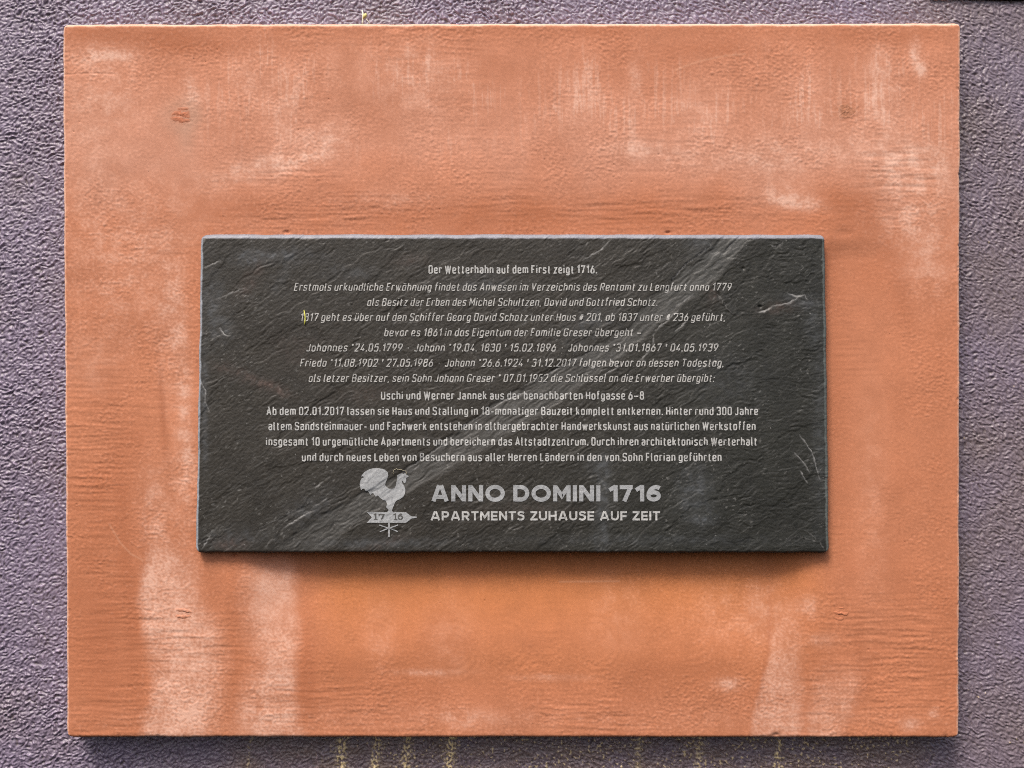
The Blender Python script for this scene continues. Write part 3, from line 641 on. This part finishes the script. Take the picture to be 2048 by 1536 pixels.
for t, x0, x1, b, cap, w, it in LINES:
    ink = Ink(); set_line(ink, t, x0, x1, b, cap, w, it)
    ink.build('text_line', M_ITAL if it else M_TEXT, insc, 'thin slanted line of engraved text' if it else 'upright line of pale engraved text')

# heavy geometric capitals of the house name
def arc(cx, cy, rx, ry, a0, a1, n=28):
    return [(cx + rx*math.cos(math.radians(a0+(a1-a0)*i/n)), cy + ry*math.sin(math.radians(a0+(a1-a0)*i/n))) for i in range(n+1)]
def caps(w):
    e = w/2; T = 1-e; G = {}       # real outline 0..1, strokes inset by half their weight
    G['A'] = (.96, [([(e*1.1, 0), (.48-e*.42, 1)], 0), ([(.48+e*.42, 1), (.96-e*1.1, 0)], 0), ([(.2, .28), (.76, .28)], 0)])
    G['N'] = (.80, [([(e, 0), (e, 1)], 0), ([(e*1.1, 1-e*.6), (.80-e*1.1, e*.6)], 0), ([(.80-e, 0), (.80-e, 1)], 0)])
    G['O'] = (1.04, [(arc(.52, .5, .52-e, .5-e+.015, 0, 360, 44)[:-1], 1)])
    G['D'] = (.86, [([(e, 0), (e, 1)], 0), ([(e, T), (.40, T)] + arc(.40, .5, .46-e, .5-e, 88, -88, 22) + [(.40, e), (e, e)], 0)])
    G['M'] = (.94, [([(e, 0), (e, 1)], 0), ([(e*1.1, 1-e*.6), (.47, .34), (.94-e*1.1, 1-e*.6)], 0), ([(.94-e, 0), (.94-e, 1)], 0)])
    G['I'] = (w, [([(e, 0), (e, 1)], 0)])
    G['1'] = (.48, [([(e*.3, .70), (.48-e, .93)], 0), ([(.48-e, 0), (.48-e, 1)], 0)])
    G['7'] = (.72, [([(0, T), (.68, T)], 0), ([(.72-e*1.3, 1-e*.9), (.24, 0)], 0)])
    G['6'] = (.78, [(arc(.39, .34, .39-e, .34-e, 0, 360, 32)[:-1], 1), (arc(.52, .36, .52-e, .64-e, 180, 62, 18), 0)])
    G['P'] = (.74, [([(e, 0), (e, 1)], 0), ([(e, T), (.40, T)] + arc(.40, .66, .34-e, .34-e, 88, -88, 16) + [(.40, .32+e), (e, .32+e)], 0)])
    G['R'] = (.80, [([(e, 0), (e, 1)], 0), ([(e, T), (.42, T)] + arc(.42, .67, .35-e, .33-e, 88, -88, 16) + [(.42, .34+e), (e, .34+e)], 0), ([(.44, .36), (.80-e*1.1, 0)], 0)])
    G['T'] = (.72, [([(0, T), (.72, T)], 0), ([(.36, 0), (.36, T)], 0)])
    G['E'] = (.66, [([(e, 0), (e, 1)], 0), ([(e, T), (.65, T)], 0), ([(e, .5), (.60, .5)], 0), ([(e, e), (.66, e)], 0)])
    G['F'] = (.64, [([(e, 0), (e, 1)], 0), ([(e, T), (.65, T)], 0), ([(e, .46), (.60, .46)], 0)])
    G['S'] = (.72, [([(.66, .80), (.54, .885), (.40, .915), (.26, .905), (.15, .845), (.115, .745), (.15, .655), (.25, .60), (.38, .56), (.50, .52), (.59, .46), (.62, .355), (.60, .21), (.51, .125), (.38, .085), (.25, .09), (.13, .13), (.05, .215)], 0)])
    G['Z'] = (.74, [([(.03, T), (.70, T)], 0), ([(.70-e*.6, 1-e), (.06+e*.6, e)], 0), ([(.02, e), (.74, e)], 0)])
    G['U'] = (.80, [([(e, 1), (e, .40)] + arc(.40, .39, .40-e, .39-e, 180, 360, 22) + [(.80-e, .40), (.80-e, 1)], 0)])
    G['H'] = (.80, [([(e, 0), (e, 1)], 0), ([(.80-e, 0), (.80-e, 1)], 0), ([(e, .5), (.80-e, .5)], 0)])
    return G
def set_caps(text, x0, x1, top, base, w, sp, name, mat, gap=.36):
    G = caps(w); s = base-top; pen = 0; items = []
    for ch in text:
        if ch == ' ': pen += gap; continue
        gw, st = G[ch]; items.append((pen, st)); pen += gw+sp
    pen -= sp; kx = (x1-x0)/(pen*s); ink = Ink(0.00032)
    for p, st in items:
        for pts, cl in st: ink.stroke([(x0 + (p+a)*s*kx, base - b*s) for a, b in pts], cl, w*s*(0.5+0.5*kx))
    ink.build(name, mat, slate)
set_caps("ANNO DOMINI 1716", 862, 1322, 970.4, 1002.6, .235, .10, 'house_name', M_LOGO, .33)
set_caps("APARTMENTS ZUHAUSE AUF ZEIT", 861, 1320, 1022.4, 1040.6, .20, .13, 'subtitle', M_TEXT, .40)

# weathercock emblem
Z = lambda pts: [(690 + a/6.024, 920 + b/6.024) for a, b in pts]
ROOSTER = Z([(405, 98), (470, 110), (515, 145), (522, 185), (508, 230), (490, 270), (483, 300), (500, 325), (530, 345), (565, 348), (600, 335), (612, 310), (618, 270), (628, 240), (630, 205), (628, 185), (645, 175), (668, 165), (690, 160), (705, 168), (725, 160), (742, 172), (750, 184), (770, 195), (755, 208), (742, 212), (735, 225), (738, 250), (730, 272), (712, 278), (700, 262), (695, 246), (686, 262), (692, 285), (705, 300), (722, 330), (728, 370), (720, 410), (700, 445), (665, 470), (620, 490), (600, 515), (590, 545), (575, 580), (568, 607), (535, 607), (520, 590), (500, 575), (495, 555), (510, 540), (502, 515), (490, 490), (455, 480), (425, 460), (400, 430), (385, 425), (375, 445), (355, 420), (340, 400), (325, 400), (305, 422), (290, 395), (275, 375), (250, 375), (235, 345), (215, 345), (195, 362), (185, 330), (178, 290), (185, 255), (200, 222), (235, 206), (215, 195), (195, 200), (205, 180), (240, 140), (290, 112), (340, 100)])
BANNER = Z([(262, 625), (510, 628), (520, 606), (565, 606), (575, 625), (735, 628), (770, 655), (800, 678), (862, 680), (865, 695), (800, 705), (770, 730), (735, 755), (550, 755), (262, 755), (325, 690)])
def filled(poly, step=2.0):
    p = np.array(poly); n = len(p)
    b = [Vector(q) for q in poly]; e = [(i, (i+1) % n) for i in range(n)]
    gx, gy = np.meshgrid(np.arange(p[:, 0].min(), p[:, 0].max(), step), np.arange(p[:, 1].min(), p[:, 1].max(), step))
    pts = np.stack([gx.ravel(), gy.ravel()], 1)
    d = np.full(len(pts), 1e9); ins = np.zeros(len(pts), bool)
    for i in range(n):
        a, c = p[i], p[(i+1) % n]; ab = c-a
        t = np.clip(((pts-a)@ab)/(ab@ab), 0, 1); d = np.minimum(d, np.linalg.norm(pts-a-t[:, None]*ab, axis=1))
        cr = ((a[1] > pts[:, 1]) != (c[1] > pts[:, 1])) & (pts[:, 0] < (c[0]-a[0])*(pts[:, 1]-a[1])/(c[1]-a[1]+1e-12)+a[0]); ins ^= cr
    pts = pts[ins & (d > step*.45)]
    r = geometry.delaunay_2d_cdt(b + [Vector(q) for q in pts], e, [list(range(n))], 1, 1e-4)
    return np.array([tuple(v) for v in r[0]]), [tuple(f) for f in r[2]]
emb = bpy.data.objects.new('weathercock_emblem', None); SC.collection.objects.link(emb); emb.parent = slate
ink = Ink(0.00032); ink.tris(*filled(ROOSTER)); ink.build('rooster', M_LOGO, emb)
ink = Ink(0.00030); ink.tris(*filled(BANNER)); ink.build('arrow_banner', M_LOGO, emb)
ink = Ink(0.00034)
for l in ([(531, 757), (530, 925)],): ink.stroke(Z(l), False, 3.6)
for l in ([(415, 782), (530, 822)], [(420, 864), (530, 818)], [(640, 782), (530, 822)], [(635, 862), (530, 818)]): ink.stroke(Z(l), False, 2.0)
ink.build('compass_cross', M_LOGO, emb)
ink = Ink(0.00042)
def one(x): ink.stroke(Z([(x, 660), (x+26, 650), (x+26, 716)]), False, 2.6); ink.stroke(Z([(x+4, 716), (x+48, 716)]), False, 1.6)
one(345); one(583)
ink.stroke(Z([(412, 672), (412, 656), (470, 656), (438, 716)]), False, 2.6)
ink.stroke(Z(arc(668, 692, 24, 22, 0, 360, 18)[:-1]), True, 2.6); ink.stroke(Z([(644, 690), (650, 664), (672, 650), (692, 654)]), False, 2.6)
ink.build('year_digits', M_INK, emb)

# ---------------------------------------------------------------- small loose things
def tube(name, pts, rad, mat, parent=None, n=7):
    """pts: (px, py, y) pixel + world depth, rad per point in metres"""
    bm = bmesh.new(); C = []
    for px, py, yv in pts:
        wx, wz = W(np.float64(px), np.float64(py), yv); C.append(Vector((float(wx), yv, float(wz))))
    rings = []
    for i, c in enumerate(C):
        t = (C[min(i+1, len(C)-1)] - C[max(i-1, 0)]).normalized()
        a = t.cross(Vector((0, 1, 0)));  a = a.normalized() if a.length > 1e-6 else Vector((1, 0, 0)); b = t.cross(a)
        r = rad[i] if isinstance(rad, (list, tuple)) else rad
        rings.append([bm.verts.new(c + (a*math.cos(k/n*2*math.pi) + b*math.sin(k/n*2*math.pi))*r) for k in range(n)])
    for r0, r1 in zip(rings[:-1], rings[1:]):
        for k in range(n): bm.faces.new((r0[k], r0[(k+1) % n], r1[(k+1) % n], r1[k]))
    bm.faces.new(rings[0]); bm.faces.new(rings[-1][::-1])
    bmesh.ops.recalc_face_normals(bm, faces=bm.faces)
    me = bpy.data.meshes.new(name); bm.to_mesh(me); bm.free()
    for p in me.polygons: p.use_smooth = True
    return link(name, me, mat, parent)
def on_slate(x, y, up=0.0003): return Y_SLATE - float(slate_fields(np.array([float(x)]), np.array([float(y)]), False)[0]) - up
M_YEL = plain_mat('yellow_straw', (0.62, 0.60, 0.10), 0.5)
M_SPR = plain_mat('yellow_sprout', (0.62, 0.56, 0.20), 0.5); M_PALE = plain_mat('pale_stalk', (0.78, 0.74, 0.60), 0.5)
pts = [(608, 620), (609.5, 628), (610.5, 636), (610, 643), (609, 650)]
st = tube('straw_fibre', [(a, b, on_slate(a, b, .0006)) for a, b in pts], [.0003, .00055, .0006, .0006, .0003], M_YEL)
tag(st, 'tiny yellow straw fibre stuck upright across the first 8 of the 1817 line', 'straw')
FIL = plain_mat('hair_fibre', (0.36, 0.32, 0.22), 0.5)
crv = [(789, 951), (786, 945), (788, 940), (793, 937.5), (797, 940), (801, 938.5), (806, 941), (811, 942), (814, 946), (812, 949)]
hr = tube('curled_fibre', [(a, b, on_slate(a, b, .0004)) for a, b in crv], .00024, FIL)
tag(hr, 'thin pale curled fibre lying on the slate just above the rooster head', 'fibre')
ys_ = Y_STONE + 0.010
spr = bpy.data.objects.new('dry_sprout', None); SC.collection.objects.link(spr)
bx, bz = W(np.float64(727), np.float64(45), ys_); spr.location = (float(bx), ys_, float(bz))
tag(spr, 'tiny pale yellow dry sprout standing on the top edge of the sandstone slab', 'plant')
def child(o):
    o.parent = spr; o.matrix_parent_inverse = spr.matrix_basis.inverted(); return o
bpy.context.view_layer.update()
child(tube('stalk', [(725.5, 51, ys_), (725, 44, ys_-.001), (726.5, 36, ys_-.001), (726, 28, ys_-.002), (724, 20, ys_-.002)], [.0009, .0009, .0011, .0010, .0005], M_PALE))
child(tube('seed_husk', [(726, 37, ys_-.002), (729, 33, ys_-.003), (731, 30, ys_-.003), (732, 26, ys_-.002)], [.0004, .0016, .0018, .0004], M_SPR))
child(tube('rootlet', [(730, 35, ys_-.002), (735, 41, ys_-.002), (739, 46, ys_-.001), (740, 51, ys_)], [.0004, .0005, .0005, .0004], M_PALE))
# dark sheet-metal strip whose lower edge just enters the top right corner
bm = bmesh.new()
c = [(1858, -2.6), (2500, 10.2), (2500, -110), (1850, -110)]
fr = []; bk = []
for px, py in c:
    wx, wz = W(np.float64(px), np.float64(py), 0.0); fr.append(bm.verts.new((float(wx), -0.003, float(wz)))); bk.append(bm.verts.new((float(wx), 0.004, float(wz))))
bm.faces.new(fr); bm.faces.new(bk[::-1])
for i in range(4): bm.faces.new((fr[i], bk[i], bk[(i+1) % 4], fr[(i+1) % 4]))
bmesh.ops.recalc_face_normals(bm, faces=bm.faces)
bmesh.ops.bevel(bm, geom=list(bm.edges), offset=0.0006, segments=2, affect='EDGES')
me = bpy.data.meshes.new('metal_strip'); bm.to_mesh(me); bm.free()
tag(link('metal_strip', me, plain_mat('dark_metal', (0.022, 0.025, 0.026), 0.55)), 'dark metal strip fixed to the wall above the upper right corner of the slab', 'strip')
